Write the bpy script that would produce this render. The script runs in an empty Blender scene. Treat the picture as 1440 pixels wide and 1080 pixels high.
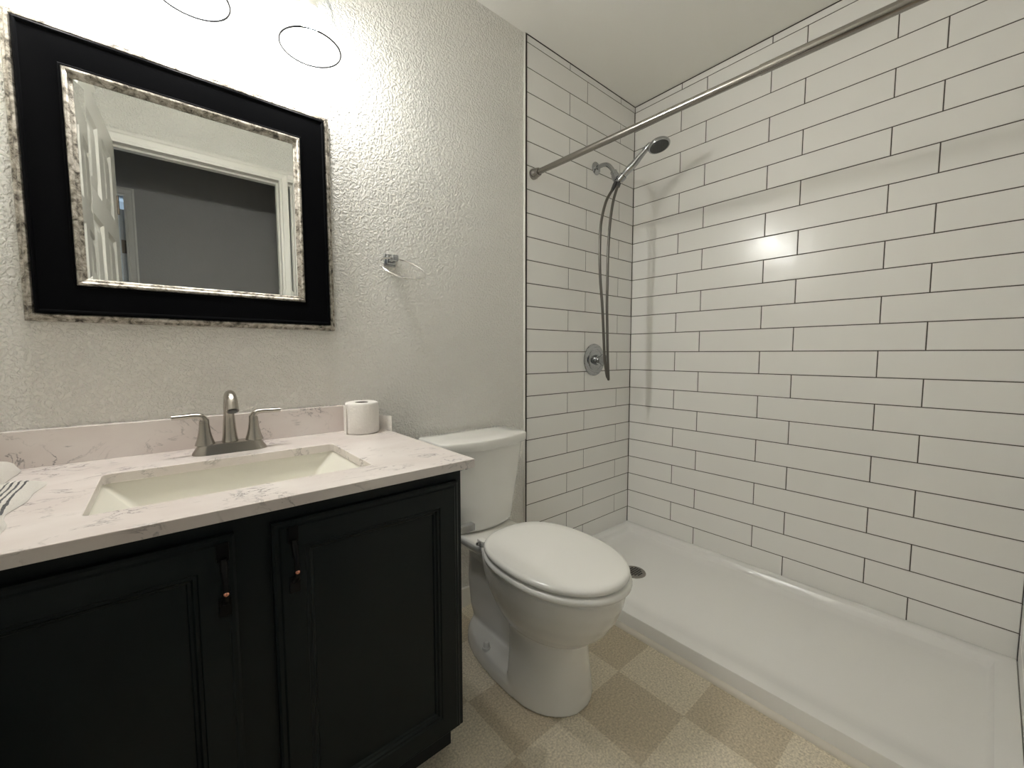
import bpy, bmesh, math, random
from mathutils import Vector, Matrix
random.seed(7)
S = bpy.context.scene
COL = S.collection
PI = math.pi

# ------------------------------------------------------------------ camera
cam_d = bpy.data.cameras.new('camera')
cam_d.sensor_width = 36.0
cam_d.lens = 576.89 / 1440 * 36.0
cam_d.clip_start = 0.01
cam = bpy.data.objects.new('camera', cam_d)
COL.objects.link(cam)
_r = Vector((0.76200746, -0.64756714, -0.00119677))
_u = Vector((0.04839832, 0.05510832, 0.99730671))
_f = Vector((0.6457571, 0.76001307, -0.07333411))
CAM = Vector((0.0, -1.3925, 1.0613))
cam.matrix_world = Matrix(((_r.x, _u.x, -_f.x, CAM.x), (_r.y, _u.y, -_f.y, CAM.y), (_r.z, _u.z, -_f.z, CAM.z), (0, 0, 0, 1)))
S.camera = cam

# ------------------------------------------------------------------ view, world
S.view_settings.view_transform = 'Standard'
S.view_settings.look = 'None'
S.view_settings.gamma = 1.0
S.view_settings.use_curve_mapping = False
S.view_settings.exposure = 1.93
S.cycles.diffuse_bounces = 8
S.cycles.max_bounces = 14
W = bpy.data.worlds.new('world')
S.world = W
W.use_nodes = True
W.node_tree.nodes['Background'].inputs[0].default_value = (0.9, 0.95, 1.0, 1)
W.node_tree.nodes['Background'].inputs[1].default_value = 0.02
BULB = 75.0          # emission strength of the vanity bulbs (built with the fixture below)
# daylight in the room across the hall, seen only in the mirror
ld = bpy.data.lights.new('daylight', 'AREA')
ld.energy = 14.0; ld.size = 0.7; ld.color = (0.55, 0.75, 1.0)
lo = bpy.data.objects.new('daylight', ld); COL.objects.link(lo)
lo.location = (0.35, -3.35, 1.5); lo.rotation_euler = (0, math.radians(90), 0)

# ------------------------------------------------------------------ materials
def new_mat(name):
    m = bpy.data.materials.new(name); m.use_nodes = True
    nt = m.node_tree
    return m, nt, nt.nodes['Principled BSDF']

def N(nt, typ, **kw):
    n = nt.nodes.new(typ)
    for k, v in kw.items():
        if k in n.inputs: n.inputs[k].default_value = v
        else: setattr(n, k, v)
    return n

def pmat(name, col, rough=0.5, metal=0.0, spec=0.5, coat=0.0, bump=None, var=None, aniso=0.0, sss=0.0):
    m, nt, b = new_mat(name)
    b.inputs['Base Color'].default_value = (*col, 1)
    b.inputs['Roughness'].default_value = rough
    b.inputs['Metallic'].default_value = metal
    b.inputs['Specular IOR Level'].default_value = spec
    b.inputs['Coat Weight'].default_value = coat
    b.inputs['Anisotropic'].default_value = aniso
    tc = N(nt, 'ShaderNodeTexCoord')
    if sss:
        b.inputs['Subsurface Weight'].default_value = sss
        b.inputs['Subsurface Radius'].default_value = (0.01, 0.008, 0.006)
    if bump:
        scale, strength, dist, detail = bump
        n = N(nt, 'ShaderNodeTexNoise', Scale=scale, Detail=detail)
        nt.links.new(tc.outputs['Object'], n.inputs['Vector'])
        bp = N(nt, 'ShaderNodeBump', Strength=strength, Distance=dist)
        nt.links.new(n.outputs['Fac'], bp.inputs['Height'])
        nt.links.new(bp.outputs['Normal'], b.inputs['Normal'])
    if var:
        scale, amt = var
        n = N(nt, 'ShaderNodeTexNoise', Scale=scale, Detail=4.0)
        nt.links.new(tc.outputs['Object'], n.inputs['Vector'])
        mx = N(nt, 'ShaderNodeMixRGB', blend_type='MIX')
        mx.inputs[1].default_value = (*[c * (1 - amt) for c in col], 1)
        mx.inputs[2].default_value = (*[min(1, c * (1 + amt)) for c in col], 1)
        nt.links.new(n.outputs['Fac'], mx.inputs[0])
        nt.links.new(mx.outputs[0], b.inputs['Base Color'])
    return m

def paint_mat(name, col, sc=95.0, strength=0.55, dist=0.004, rough=0.6):
    """orange-peel textured wall paint"""
    m, nt, b = new_mat(name)
    b.inputs['Base Color'].default_value = (*col, 1)
    b.inputs['Roughness'].default_value = rough
    b.inputs['Specular IOR Level'].default_value = 0.35
    tc = N(nt, 'ShaderNodeTexCoord')
    n1 = N(nt, 'ShaderNodeTexNoise', Scale=sc, Detail=2.0, Roughness=0.45, Distortion=0.6)
    nt.links.new(tc.outputs['Object'], n1.inputs['Vector'])
    rp = N(nt, 'ShaderNodeValToRGB')
    rp.color_ramp.elements[0].position = 0.42; rp.color_ramp.elements[1].position = 0.60
    nt.links.new(n1.outputs['Fac'], rp.inputs['Fac'])
    bp = N(nt, 'ShaderNodeBump', Strength=strength, Distance=dist)
    nt.links.new(rp.outputs['Color'], bp.inputs['Height'])
    nt.links.new(bp.outputs['Normal'], b.inputs['Normal'])
    return m

def floor_mat():
    m, nt, b = new_mat('vinyl_check')
    b.inputs['Roughness'].default_value = 0.42
    b.inputs['Specular IOR Level'].default_value = 0.4
    tc = N(nt, 'ShaderNodeTexCoord')
    mp = N(nt, 'ShaderNodeMapping')
    mp.inputs['Location'].default_value = (-1.1140, 0.6315, 0.0005)
    nt.links.new(tc.outputs['Object'], mp.inputs['Vector'])
    ck = N(nt, 'ShaderNodeTexChecker', Scale=1 / 0.2262)
    ck.inputs['Color1'].default_value = (0.80, 0.735, 0.61, 1)
    ck.inputs['Color2'].default_value = (0.64, 0.565, 0.44, 1)
    nt.links.new(mp.outputs['Vector'], ck.inputs['Vector'])
    sp = N(nt, 'ShaderNodeTexNoise', Scale=170.0, Detail=3.0, Roughness=0.65)
    nt.links.new(tc.outputs['Object'], sp.inputs['Vector'])
    rp = N(nt, 'ShaderNodeValToRGB')
    e = rp.color_ramp.elements
    e[0].position = 0.33; e[0].color = (0.68, 0.66, 0.62, 1)
    e[1].position = 0.66; e[1].color = (1.16, 1.15, 1.12, 1)
    nt.links.new(sp.outputs['Fac'], rp.inputs['Fac'])
    mx = N(nt, 'ShaderNodeMixRGB', blend_type='MULTIPLY'); mx.inputs[0].default_value = 1.0
    nt.links.new(ck.outputs['Color'], mx.inputs[1]); nt.links.new(rp.outputs['Color'], mx.inputs[2])
    s2 = N(nt, 'ShaderNodeTexVoronoi', Scale=75.0)
    nt.links.new(tc.outputs['Object'], s2.inputs['Vector'])
    r2 = N(nt, 'ShaderNodeValToRGB')
    r2.color_ramp.elements[0].position = 0.05; r2.color_ramp.elements[0].color = (0.62, 0.6, 0.56, 1)
    r2.color_ramp.elements[1].position = 0.14; r2.color_ramp.elements[1].color = (1, 1, 1, 1)
    nt.links.new(s2.outputs['Distance'], r2.inputs['Fac'])
    m2 = N(nt, 'ShaderNodeMixRGB', blend_type='MULTIPLY'); m2.inputs[0].default_value = 0.5
    nt.links.new(mx.outputs[0], m2.inputs[1]); nt.links.new(r2.outputs['Color'], m2.inputs[2])
    nt.links.new(m2.outputs[0], b.inputs['Base Color'])
    bp = N(nt, 'ShaderNodeBump', Strength=0.12, Distance=0.002)
    nt.links.new(sp.outputs['Fac'], bp.inputs['Height']); nt.links.new(bp.outputs['Normal'], b.inputs['Normal'])
    return m

def quartz_mat():
    m, nt, b = new_mat('quartz')
    b.inputs['Roughness'].default_value = 0.16
    tc = N(nt, 'ShaderNodeTexCoord')
    mp = N(nt, 'ShaderNodeMapping'); mp.inputs['Scale'].default_value = (1.0, 1.7, 1.7)
    nt.links.new(tc.outputs['Object'], mp.inputs['Vector'])
    base = N(nt, 'ShaderNodeTexNoise', Scale=5.0, Detail=5.0)
    nt.links.new(mp.outputs['Vector'], base.inputs['Vector'])
    r1 = N(nt, 'ShaderNodeValToRGB')
    r1.color_ramp.elements[0].position = 0.3; r1.color_ramp.elements[0].color = (0.68, 0.61, 0.58, 1)
    r1.color_ramp.elements[1].position = 0.7; r1.color_ramp.elements[1].color = (0.79, 0.74, 0.71, 1)
    nt.links.new(base.outputs['Fac'], r1.inputs['Fac'])
    # thin broken veins
    v = N(nt, 'ShaderNodeTexNoise', Scale=9.0, Detail=7.0, Roughness=0.62, Distortion=1.2)
    nt.links.new(mp.outputs['Vector'], v.inputs['Vector'])
    sub = N(nt, 'ShaderNodeMath', operation='SUBTRACT'); sub.inputs[1].default_value = 0.5
    nt.links.new(v.outputs['Fac'], sub.inputs[0])
    ab = N(nt, 'ShaderNodeMath', operation='ABSOLUTE'); nt.links.new(sub.outputs[0], ab.inputs[0])
    rv = N(nt, 'ShaderNodeValToRGB')
    rv.color_ramp.elements[0].position = 0.0; rv.color_ramp.elements[0].color = (1, 1, 1, 1)
    rv.color_ramp.elements[1].position = 0.022; rv.color_ramp.elements[1].color = (0, 0, 0, 1)
    nt.links.new(ab.outputs[0], rv.inputs['Fac'])
    mk = N(nt, 'ShaderNodeTexNoise', Scale=14.0, Detail=3.0)
    nt.links.new(tc.outputs['Object'], mk.inputs['Vector'])
    rm = N(nt, 'ShaderNodeValToRGB')
    rm.color_ramp.elements[0].position = 0.48; rm.color_ramp.elements[1].position = 0.66
    nt.links.new(mk.outputs['Fac'], rm.inputs['Fac'])
    mu = N(nt, 'ShaderNodeMath', operation='MULTIPLY')
    nt.links.new(rv.outputs['Color'], mu.inputs[0]); nt.links.new(rm.outputs['Color'], mu.inputs[1])
    mx = N(nt, 'ShaderNodeMixRGB'); mx.inputs[2].default_value = (0.23, 0.21, 0.21, 1)
    nt.links.new(mu.outputs[0], mx.inputs[0]); nt.links.new(r1.outputs['Color'], mx.inputs[1])
    nt.links.new(mx.outputs[0], b.inputs['Base Color'])
    return m

def silver_leaf_mat():
    m, nt, b = new_mat('distressed_silver')
    b.inputs['Metallic'].default_value = 0.55
    b.inputs['Roughness'].default_value = 0.38
    tc = N(nt, 'ShaderNodeTexCoord')
    n = N(nt, 'ShaderNodeTexNoise', Scale=60.0, Detail=6.0, Roughness=0.7, Distortion=0.5)
    mp = N(nt, 'ShaderNodeMapping'); mp.inputs['Scale'].default_value = (1.0, 1.0, 1.0)
    nt.links.new(tc.outputs['Object'], mp.inputs['Vector']); nt.links.new(mp.outputs['Vector'], n.inputs['Vector'])
    rp = N(nt, 'ShaderNodeValToRGB')
    e = rp.color_ramp.elements
    e[0].position = 0.36; e[0].color = (0.05, 0.043, 0.035, 1)
    e[1].position = 0.62; e[1].color = (0.62, 0.58, 0.52, 1)
    k = e.new(0.48); k.color = (0.33, 0.30, 0.25, 1)
    nt.links.new(n.outputs['Fac'], rp.inputs['Fac'])
    nt.links.new(rp.outputs['Color'], b.inputs['Base Color'])
    bp = N(nt, 'ShaderNodeBump', Strength=0.5, Distance=0.002)
    nt.links.new(n.outputs['Fac'], bp.inputs['Height']); nt.links.new(bp.outputs['Normal'], b.inputs['Normal'])
    return m

def thin_glass_mat():
    m = bpy.data.materials.new('clear_glass'); m.use_nodes = True
    nt = m.node_tree; nt.nodes.clear()
    out = N(nt, 'ShaderNodeOutputMaterial')
    tr = N(nt, 'ShaderNodeBsdfTransparent'); tr.inputs[0].default_value = (0.93, 0.94, 0.94, 1)
    gl = N(nt, 'ShaderNodeBsdfGlossy'); gl.inputs['Roughness'].default_value = 0.03
    lw = N(nt, 'ShaderNodeLayerWeight', Blend=0.5)
    pw = N(nt, 'ShaderNodeMath', operation='POWER'); pw.inputs[1].default_value = 3.0
    nt.links.new(lw.outputs['Facing'], pw.inputs[0])
    tn = N(nt, 'ShaderNodeMixRGB'); tn.inputs[1].default_value = (0.96, 0.97, 0.97, 1); tn.inputs[2].default_value = (0.50, 0.53, 0.56, 1)
    nt.links.new(pw.outputs[0], tn.inputs[0]); nt.links.new(tn.outputs[0], tr.inputs[0])
    ml = N(nt, 'ShaderNodeMath', operation='MULTIPLY_ADD'); ml.inputs[1].default_value = 0.30; ml.inputs[2].default_value = 0.03
    nt.links.new(pw.outputs[0], ml.inputs[0])
    mx = N(nt, 'ShaderNodeMixShader')
    nt.links.new(ml.outputs[0], mx.inputs[0])
    nt.links.new(tr.outputs[0], mx.inputs[1]); nt.links.new(gl.outputs[0], mx.inputs[2])
    nt.links.new(mx.outputs[0], out.inputs['Surface'])
    return m

def glow_mat(name, col, strength):
    m, nt, b = new_mat(name)
    b.inputs['Base Color'].default_value = (0.9, 0.9, 0.9, 1)
    b.inputs['Emission Color'].default_value = (*col, 1)
    b.inputs['Emission Strength'].default_value = strength
    return m

def towel_mat():
    m, nt, b = new_mat('striped_terry')
    b.inputs['Roughness'].default_value = 0.9
    b.inputs['Sheen Weight'].default_value = 0.3
    tc = N(nt, 'ShaderNodeTexCoord')
    sx = N(nt, 'ShaderNodeSeparateXYZ'); nt.links.new(tc.outputs['Object'], sx.inputs[0])
    wob = N(nt, 'ShaderNodeTexNoise', Scale=45.0, Detail=3.0)
    nt.links.new(tc.outputs['Object'], wob.inputs['Vector'])
    # four dark stripes 7.6 mm apart along the right hem (object x is measured from the towel's root)
    a = N(nt, 'ShaderNodeMath', operation='MULTIPLY_ADD'); a.inputs[1].default_value = 0.006; a.inputs[2].default_value = -0.003
    nt.links.new(wob.outputs['Fac'], a.inputs[0])
    s = N(nt, 'ShaderNodeMath', operation='ADD'); nt.links.new(sx.outputs['X'], s.inputs[0]); nt.links.new(a.outputs[0], s.inputs[1])
    o = N(nt, 'ShaderNodeMath', operation='SUBTRACT'); o.inputs[1].default_value = 0.0475
    nt.links.new(s.outputs[0], o.inputs[0])
    md = N(nt, 'ShaderNodeMath', operation='FLOORED_MODULO'); md.inputs[1].default_value = 0.0076
    nt.links.new(o.outputs[0], md.inputs[0])
    lt = N(nt, 'ShaderNodeMath', operation='LESS_THAN'); lt.inputs[1].default_value = 0.0030
    nt.links.new(md.outputs[0], lt.inputs[0])
    g1 = N(nt, 'ShaderNodeMath', operation='GREATER_THAN'); g1.inputs[1].default_value = 0.0
    nt.links.new(o.outputs[0], g1.inputs[0])
    g2 = N(nt, 'ShaderNodeMath', operation='LESS_THAN'); g2.inputs[1].default_value = 0.0304
    nt.links.new(o.outputs[0], g2.inputs[0])
    y1 = N(nt, 'ShaderNodeMath', operation='LESS_THAN'); y1.inputs[1].default_value = 0.105
    nt.links.new(sx.outputs['Y'], y1.inputs[0])
    p = lt
    for q in (g1, g2, y1):
        mm = N(nt, 'ShaderNodeMath', operation='MULTIPLY')
        nt.links.new(p.outputs[0], mm.inputs[0]); nt.links.new(q.outputs[0], mm.inputs[1]); p = mm
    mx = N(nt, 'ShaderNodeMixRGB'); mx.inputs[1].default_value = (0.66, 0.63, 0.58, 1); mx.inputs[2].default_value = (0.05, 0.05, 0.055, 1)
    nt.links.new(p.outputs[0], mx.inputs[0]); nt.links.new(mx.outputs[0], b.inputs['Base Color'])
    n = N(nt, 'ShaderNodeTexNoise', Scale=350.0, Detail=2.0); nt.links.new(tc.outputs['Object'], n.inputs['Vector'])
    bp = N(nt, 'ShaderNodeBump', Strength=0.6, Distance=0.003)
    nt.links.new(n.outputs['Fac'], bp.inputs['Height']); nt.links.new(bp.outputs['Normal'], b.inputs['Normal'])
    return m

M = dict(
    wall=paint_mat('wall_paint', (0.79, 0.775, 0.73), sc=125.0, strength=0.75),
    ceil=paint_mat('ceiling_paint', (0.83, 0.82, 0.775), sc=130.0, strength=0.06),
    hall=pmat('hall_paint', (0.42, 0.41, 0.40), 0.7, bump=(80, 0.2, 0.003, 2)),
    trim=pmat('white_trim_paint', (0.80, 0.78, 0.73), 0.35),
    tile=pmat('glazed_white_tile', (0.845, 0.837, 0.81), 0.2, bump=(9, 0.16, 0.01, 1)),
    grout=pmat('dark_grout', (0.085, 0.075, 0.062), 0.9),
    edge=pmat('dark_bronze_edge', (0.05, 0.042, 0.035), 0.35, 0.6),
    floor=floor_mat(),
    pan=pmat('white_acrylic', (0.86, 0.855, 0.835), 0.2, bump=(60, 0.03, 0.004, 2)),
    caulk=pmat('white_caulk', (0.74, 0.70, 0.62), 0.5),
    porc=pmat('porcelain', (0.84, 0.83, 0.79), 0.09, coat=0.4),
    seat=pmat('seat_enamel', (0.87, 0.86, 0.82), 0.16),
    sink=pmat('sink_porcelain', (0.80, 0.78, 0.70), 0.12),
    cab=pmat('dark_teal_paint', (0.0040, 0.0088, 0.0098), 0.45, spec=0.3, bump=(160, 0.06, 0.002, 2)),
    dark=pmat('dark_toe_board', (0.008, 0.010, 0.011), 0.6),  # even near-black colour of the toe kick board
    black=pmat('black_metal', (0.0015, 0.0015, 0.0017), 0.35, spec=0.25),
    copper=pmat('copper_bead', (0.85, 0.38, 0.27), 0.25, 1.0),
    quartz=quartz_mat(),
    nickel=pmat('brushed_nickel', (0.43, 0.40, 0.36), 0.27, 1.0, aniso=0.4),
    chrome=pmat('chrome', (0.43, 0.44, 0.45), 0.08, 1.0),
    rod=pmat('satin_chrome', (0.34, 0.32, 0.295), 0.2, 1.0),
    hose=pmat('grey_metal_hose', (0.16, 0.15, 0.135), 0.35, 0.8),
    nozzle=pmat('grey_rubber', (0.07, 0.07, 0.07), 0.5),
    frame=pmat('black_lacquer', (0.0012, 0.0013, 0.0018), 0.45, spec=0.05),
    silver=silver_leaf_mat(),
    mirror=pmat('mirror_silver', (0.77, 0.79, 0.77), 0.0, 1.0),
    glass=thin_glass_mat(),
    bulb=glow_mat('lit_bulb', (1.0, 0.985, 0.945), BULB),
    paper=pmat('tissue', (0.80, 0.77, 0.73), 0.9, bump=(120, 0.5, 0.004, 3)),
    card=pmat('brown_cardboard', (0.10, 0.07, 0.05), 0.9),
    towel=towel_mat(),
    drain=pmat('dull_steel', (0.30, 0.285, 0.26), 0.5, 0.6),
    hole=pmat('painted_hole_shade', (0.006, 0.006, 0.006), 0.8),  # near-black colour painted in for the shade inside the grate openings
    brass=pmat('aged_brass', (0.14, 0.115, 0.09), 0.4, 1.0),
)

# ------------------------------------------------------------------ object helpers
def loc_of(p):
    v = Vector((0, 0, 0))
    while p is not None:
        v += p.location; p = p.parent
    return v

def obj(name, bm, mats, parent=None, smooth=True, angle=35.0, bevel=0.0, seg=2, kind=None):
    """link a bmesh (built in world coordinates) as one mesh object"""
    bmesh.ops.recalc_face_normals(bm, faces=bm.faces)
    me = bpy.data.meshes.new(name)
    if parent is not None:
        bmesh.ops.translate(bm, verts=bm.verts, vec=-loc_of(parent))
    bm.to_mesh(me); bm.free()
    for m in (mats if isinstance(mats, (list, tuple)) else [mats]): me.materials.append(m)
    o = bpy.data.objects.new(name, me); COL.objects.link(o)
    if parent is not None: o.parent = parent
    if bevel:
        b = o.modifiers.new('bevel', 'BEVEL'); b.width = bevel; b.segments = seg; b.limit_method = 'ANGLE'; b.angle_limit = math.radians(40)
        b.harden_normals = False
    if smooth:
        me.polygons.foreach_set('use_smooth', [True] * len(me.polygons))
        try:
            me.set_sharp_from_angle(angle=math.radians(angle if not bevel else 60))
        except Exception: pass
    if kind: o['kind'] = kind
    return o

def thing(name, label, cat, loc, group=None):
    o = bpy.data.objects.new(name, None); COL.objects.link(o)
    o.location = loc; o.empty_display_size = 0.05
    o['label'] = label; o['category'] = cat
    if group: o['group'] = group
    return o

def tag(o, label, cat):
    o['label'] = label; o['category'] = cat; return o

def box(bm, x0, x1, y0, y1, z0, z1, mi=0):
    v = [bm.verts.new((x, y, z)) for z in (z0, z1) for y in (y0, y1) for x in (x0, x1)]
    for f in ((0, 1, 3, 2), (4, 6, 7, 5), (0, 4, 5, 1), (2, 3, 7, 6), (0, 2, 6, 4), (1, 5, 7, 3)):
        bm.faces.new([v[i] for i in f]).material_index = mi
    return v

def BM(): return bmesh.new()

def loft(bm, rings, cap0=True, cap1=True, closed=False, mi=0):
    R = [[bm.verts.new(p) for p in r] for r in rings]
    n = len(R[0])
    pairs = list(zip(R, R[1:])) + ([(R[-1], R[0])] if closed else [])
    for a, b in pairs:
        for i in range(n):
            j = (i + 1) % n
            bm.faces.new((a[i], a[j], b[j], b[i])).material_index = mi
    if not closed:
        if cap0: bm.faces.new(R[0][::-1]).material_index = mi
        if cap1: bm.faces.new(R[-1]).material_index = mi
    return R

def frame_axes(d):
    d = Vector(d).normalized()
    a = Vector((0, 0, 1)) if abs(d.z) < 0.9 else Vector((1, 0, 0))
    u = d.cross(a).normalized(); w = d.cross(u).normalized()
    return d, u, w

def lathe(bm, base, axis, prof, seg=32, mi=0, cap0=True, cap1=True):
    """prof = [(distance along the axis, radius)]"""
    d, u, w = frame_axes(axis); base = Vector(base)
    rings = []
    for h, r in prof:
        c = base + d * h
        rings.append([c + (u * math.cos(2 * PI * i / seg) + w * math.sin(2 * PI * i / seg)) * max(r, 1e-5) for i in range(seg)])
    return loft(bm, rings, cap0, cap1, mi=mi)

def smooth_path(pts, sub=6, closed=False):
    P = [Vector(p) for p in pts]; n = len(P); out = []
    rng = range(n if closed else n - 1)
    for i in rng:
        p0 = P[(i - 1) % n] if (closed or i > 0) else P[0]
        p1, p2 = P[i], P[(i + 1) % n]
        p3 = P[(i + 2) % n] if (closed or i + 2 < n) else P[-1]
        for k in range(sub):
            t = k / sub
            out.append(0.5 * ((2 * p1) + (p2 - p0) * t + (2 * p0 - 5 * p1 + 4 * p2 - p3) * t * t + (3 * p1 - p0 - 3 * p2 + p3) * t ** 3))
    if not closed: out.append(P[-1])
    return out

def tube(bm, pts, rad, seg=12, closed=False, mi=0, ell=None):
    """sweep along pts; rad a number or a function of t in 0..1; ell=(a,b) stretches the section"""
    P = [Vector(p) for p in pts]; n = len(P)
    T = []
    for i in range(n):
        a = P[(i - 1) % n] if (closed or i > 0) else P[0]
        b = P[(i + 1) % n] if (closed or i < n - 1) else P[-1]
        T.append((b - a).normalized())
    _, u, w = frame_axes(T[0])
    rings = []
    for i in range(n):
        u = (u - T[i] * u.dot(T[i])).normalized(); w = T[i].cross(u).normalized()
        r = rad(i / (n - 1)) if callable(rad) else rad
        ea, eb = (ell(i / (n - 1)) if callable(ell) else ell) if ell else (1, 1)
        rings.append([P[i] + (u * math.cos(2 * PI * k / seg) * ea + w * math.sin(2 * PI * k / seg) * eb) * r for k in range(seg)])
    return loft(bm, rings, closed=closed, mi=mi)

def lerp_table(tab):
    def f(t):
        for (a, va), (b, vb) in zip(tab, tab[1:]):
            if t <= b: 
                k = (t - a) / max(b - a, 1e-9); return va + (vb - va) * k
        return tab[-1][1]
    return f

def rrect(cx, cy, hx, hy, r, z, n=6):
    out = []
    for sx, sy, a0 in ((1, 1, 0), (-1, 1, 90), (-1, -1, 180), (1, -1, 270)):
        for k in range(n + 1):
            a = math.radians(a0 + 90 * k / n)
            out.append(Vector((cx + sx * (hx - r) + r * math.cos(a), cy + sy * (hy - r) + r * math.sin(a), z)))
    return out

def egg(cx, yc, yf, yb, hw, z, n=2.0, m=48, nb=None):
    """closed outline, widest at y = yc, nose at yf (toward the room), back at yb"""
    out = []
    for k in range(m):
        t = 2 * PI * k / m
        c, s = math.cos(t), math.sin(t)
        e = 2.0 / (n if s < 0 else (nb or n))
        x = hw * math.copysign(abs(c) ** e, c)
        y = math.copysign(abs(s) ** e, s)
        out.append(Vector((cx + x, yc + (y * (yc - yf) if y < 0 else y * (yb - yc)), z)))
    return out

# ------------------------------------------------------------------ the room shell
X0, XR, XE = -0.36, 2.0971, 1.2712      # left wall, tiled right wall, left edge of the tiled strip
YF, ZC = -1.50, 2.4460                  # front (door) wall, ceiling height
DX0, DX1, DZ = -0.150, 0.596, 2.118     # the doorway

b = BM(); box(b, X0 - 0.1, XR + 0.1, YF - 0.0, 0.1, -0.06, 0.0); obj('floor', b, M['floor'], smooth=False, kind='structure')
b = BM(); box(b, X0 - 0.1, XR + 0.1, YF - 0.12, 0.1, ZC, ZC + 0.06); obj('ceiling', b, M['ceil'], smooth=False, kind='structure')
b = BM(); box(b, X0 - 0.1, XE - 0.0085, 0.006, 0.1, 0.0, ZC); obj('wall_back', b, M['wall'], smooth=False, kind='structure')
b = BM(); box(b, X0 - 0.1, X0, YF, 0.006, 0.0, ZC); obj('wall_left', b, M['wall'], smooth=False, kind='structure')
b = BM()
box(b, X0 - 0.1, DX0 - 0.015, YF - 0.12, YF, 0.0, ZC)
box(b, DX1 + 0.015, XE, YF - 0.12, YF, 0.0, ZC)
box(b, DX0 - 0.015, DX1 + 0.015, YF - 0.12, YF, DZ + 0.015, ZC)
obj('wall_front', b, M['wall'], smooth=False, kind='structure')

# tiled walls: every tile a slightly pillowed slab over dark grout
PH, ZK, LT, GAP = 0.1032, 2.4130, 0.4115, 0.0034
Z_BOT = 0.05
def tile_wall(name, to_world, u0, u1, offs, z0, z1):
    b = BM()
    def quad(pts, mi):
        b.faces.new([b.verts.new(to_world(*p)) for p in pts]).material_index = mi
    quad([(u0, z0, -0.0016), (u1, z0, -0.0016), (u1, z1, -0.0016), (u0, z1, -0.0016)], 1)
    # a solid backing so that the wall has thickness
    for (a0, a1, c0, c1) in ((u0, u1, z0, z0), (u0, u1, z1, z1)):
        quad([(a0, c0, -0.0016), (a1, c0, -0.0016), (a1, c0, -0.1), (a0, c0, -0.1)], 1)
    for a in (u0, u1):
        quad([(a, z0, -0.0016), (a, z1, -0.0016), (a, z1, -0.1), (a, z0, -0.1)], 1)
    quad([(u0, z0, -0.1), (u1, z0, -0.1), (u1, z1, -0.1), (u0, z1, -0.1)], 1)
    k = -1
    while True:
        zt = min(ZK - k * PH, z1); zb = max(ZK - (k + 1) * PH, z0)
        if zt - zb > 0.004:
            off = offs[k % 2]
            n0 = math.floor((u0 - off) / LT) - 1
            n = n0
            while off + n * LT < u1:
                a = max(off + n * LT, u0); c = min(off + (n + 1) * LT, u1)
                if c - a > 0.012:
                    g = GAP / 2; e = 0.0016
                    tx, tz = random.gauss(0, 0.0006), random.gauss(0, 0.0012)
                    um, zm = (a + c) / 2, (zt + zb) / 2
                    def dep(u, z): return (u - um) * tx + (z - zm) * tz
                    o_ = [(a + g, zb + g), (c - g, zb + g), (c - g, zt - g), (a + g, zt - g)]
                    i_ = [(a + g + e, zb + g + e), (c - g - e, zb + g + e), (c - g - e, zt - g - e), (a + g + e, zt - g - e)]
                    vo = [b.verts.new(to_world(u, z, -0.0016)) for u, z in o_]
                    vm = [b.verts.new(to_world(u + (i[0] - u) * 0.3, z + (i[1] - z) * 0.3, -0.0005)) for (u, z), i in zip(o_, i_)]
                    vi = [b.verts.new(to_world(u, z, dep(u, z))) for u, z in i_]
                    b.faces.new(vi)
                    for q in range(4):
                        w = (q + 1) % 4
                        b.faces.new((vo[q], vo[w], vm[w], vm[q])); b.faces.new((vm[q], vm[w], vi[w], vi[q]))
                n += 1
        k += 1
        if ZK - k * PH < z0: break
    return obj(name, b, [M['tile'], M['grout']], smooth=False, kind='structure')

# rows whose lower joint line has an even index use the first offset of each pair
tile_wall('wall_shower', lambda u, z, d: (u, -d, z), XE, XR, {0: XE, 1: 1.5522 - LT}, Z_BOT, ZC - 0.002)
tile_wall('wall_right', lambda u, z, d: (XR - d, u, z), -1.494, 0.0, {0: -1.2274, 1: -1.0977}, Z_BOT, ZC - 0.002)
tile_wall('wall_front_shower', lambda u, z, d: (u, -1.494 + d, z), XE, XR, {0: XE, 1: 1.5522 - LT}, Z_BOT, ZC - 0.002)

# metal edge strip and white caulk line beside the tile, dark line under the ceiling and in the corners
b = BM(); box(b, XE - 0.0085, XE - 0.0005, -0.0015, 0.1, 0.05, ZC - 0.001); obj('trim_1', b, M['edge'], smooth=False, kind='structure')
b = BM(); box(b, XE - 0.013, XE - 0.0085, -0.0005, 0.0075, 0.0, ZC - 0.001); obj('trim_2', b, M['trim'], smooth=False, kind='structure')
b = BM(); box(b, XE, XR, -0.001, 0.004, ZC - 0.003, ZC); box(b, XR - 0.001, XR + 0.004, -1.494, 0.0, ZC - 0.003, ZC)
obj('trim_3', b, M['edge'], smooth=False, kind='structure')
b = BM(); box(b, XR - 0.0016, XR + 0.001, -0.0016, 0.001, 0.09, ZC - 0.003); obj('trim_4', b, M['grout'], smooth=False, kind='structure')

# baseboard of the painted wall
b = BM(); box(b, 0.56, XE - 0.014, -0.006, 0.006, 0.0, 0.082); obj('baseboard_back', b, M['trim'], bevel=0.003, kind='structure')

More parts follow.
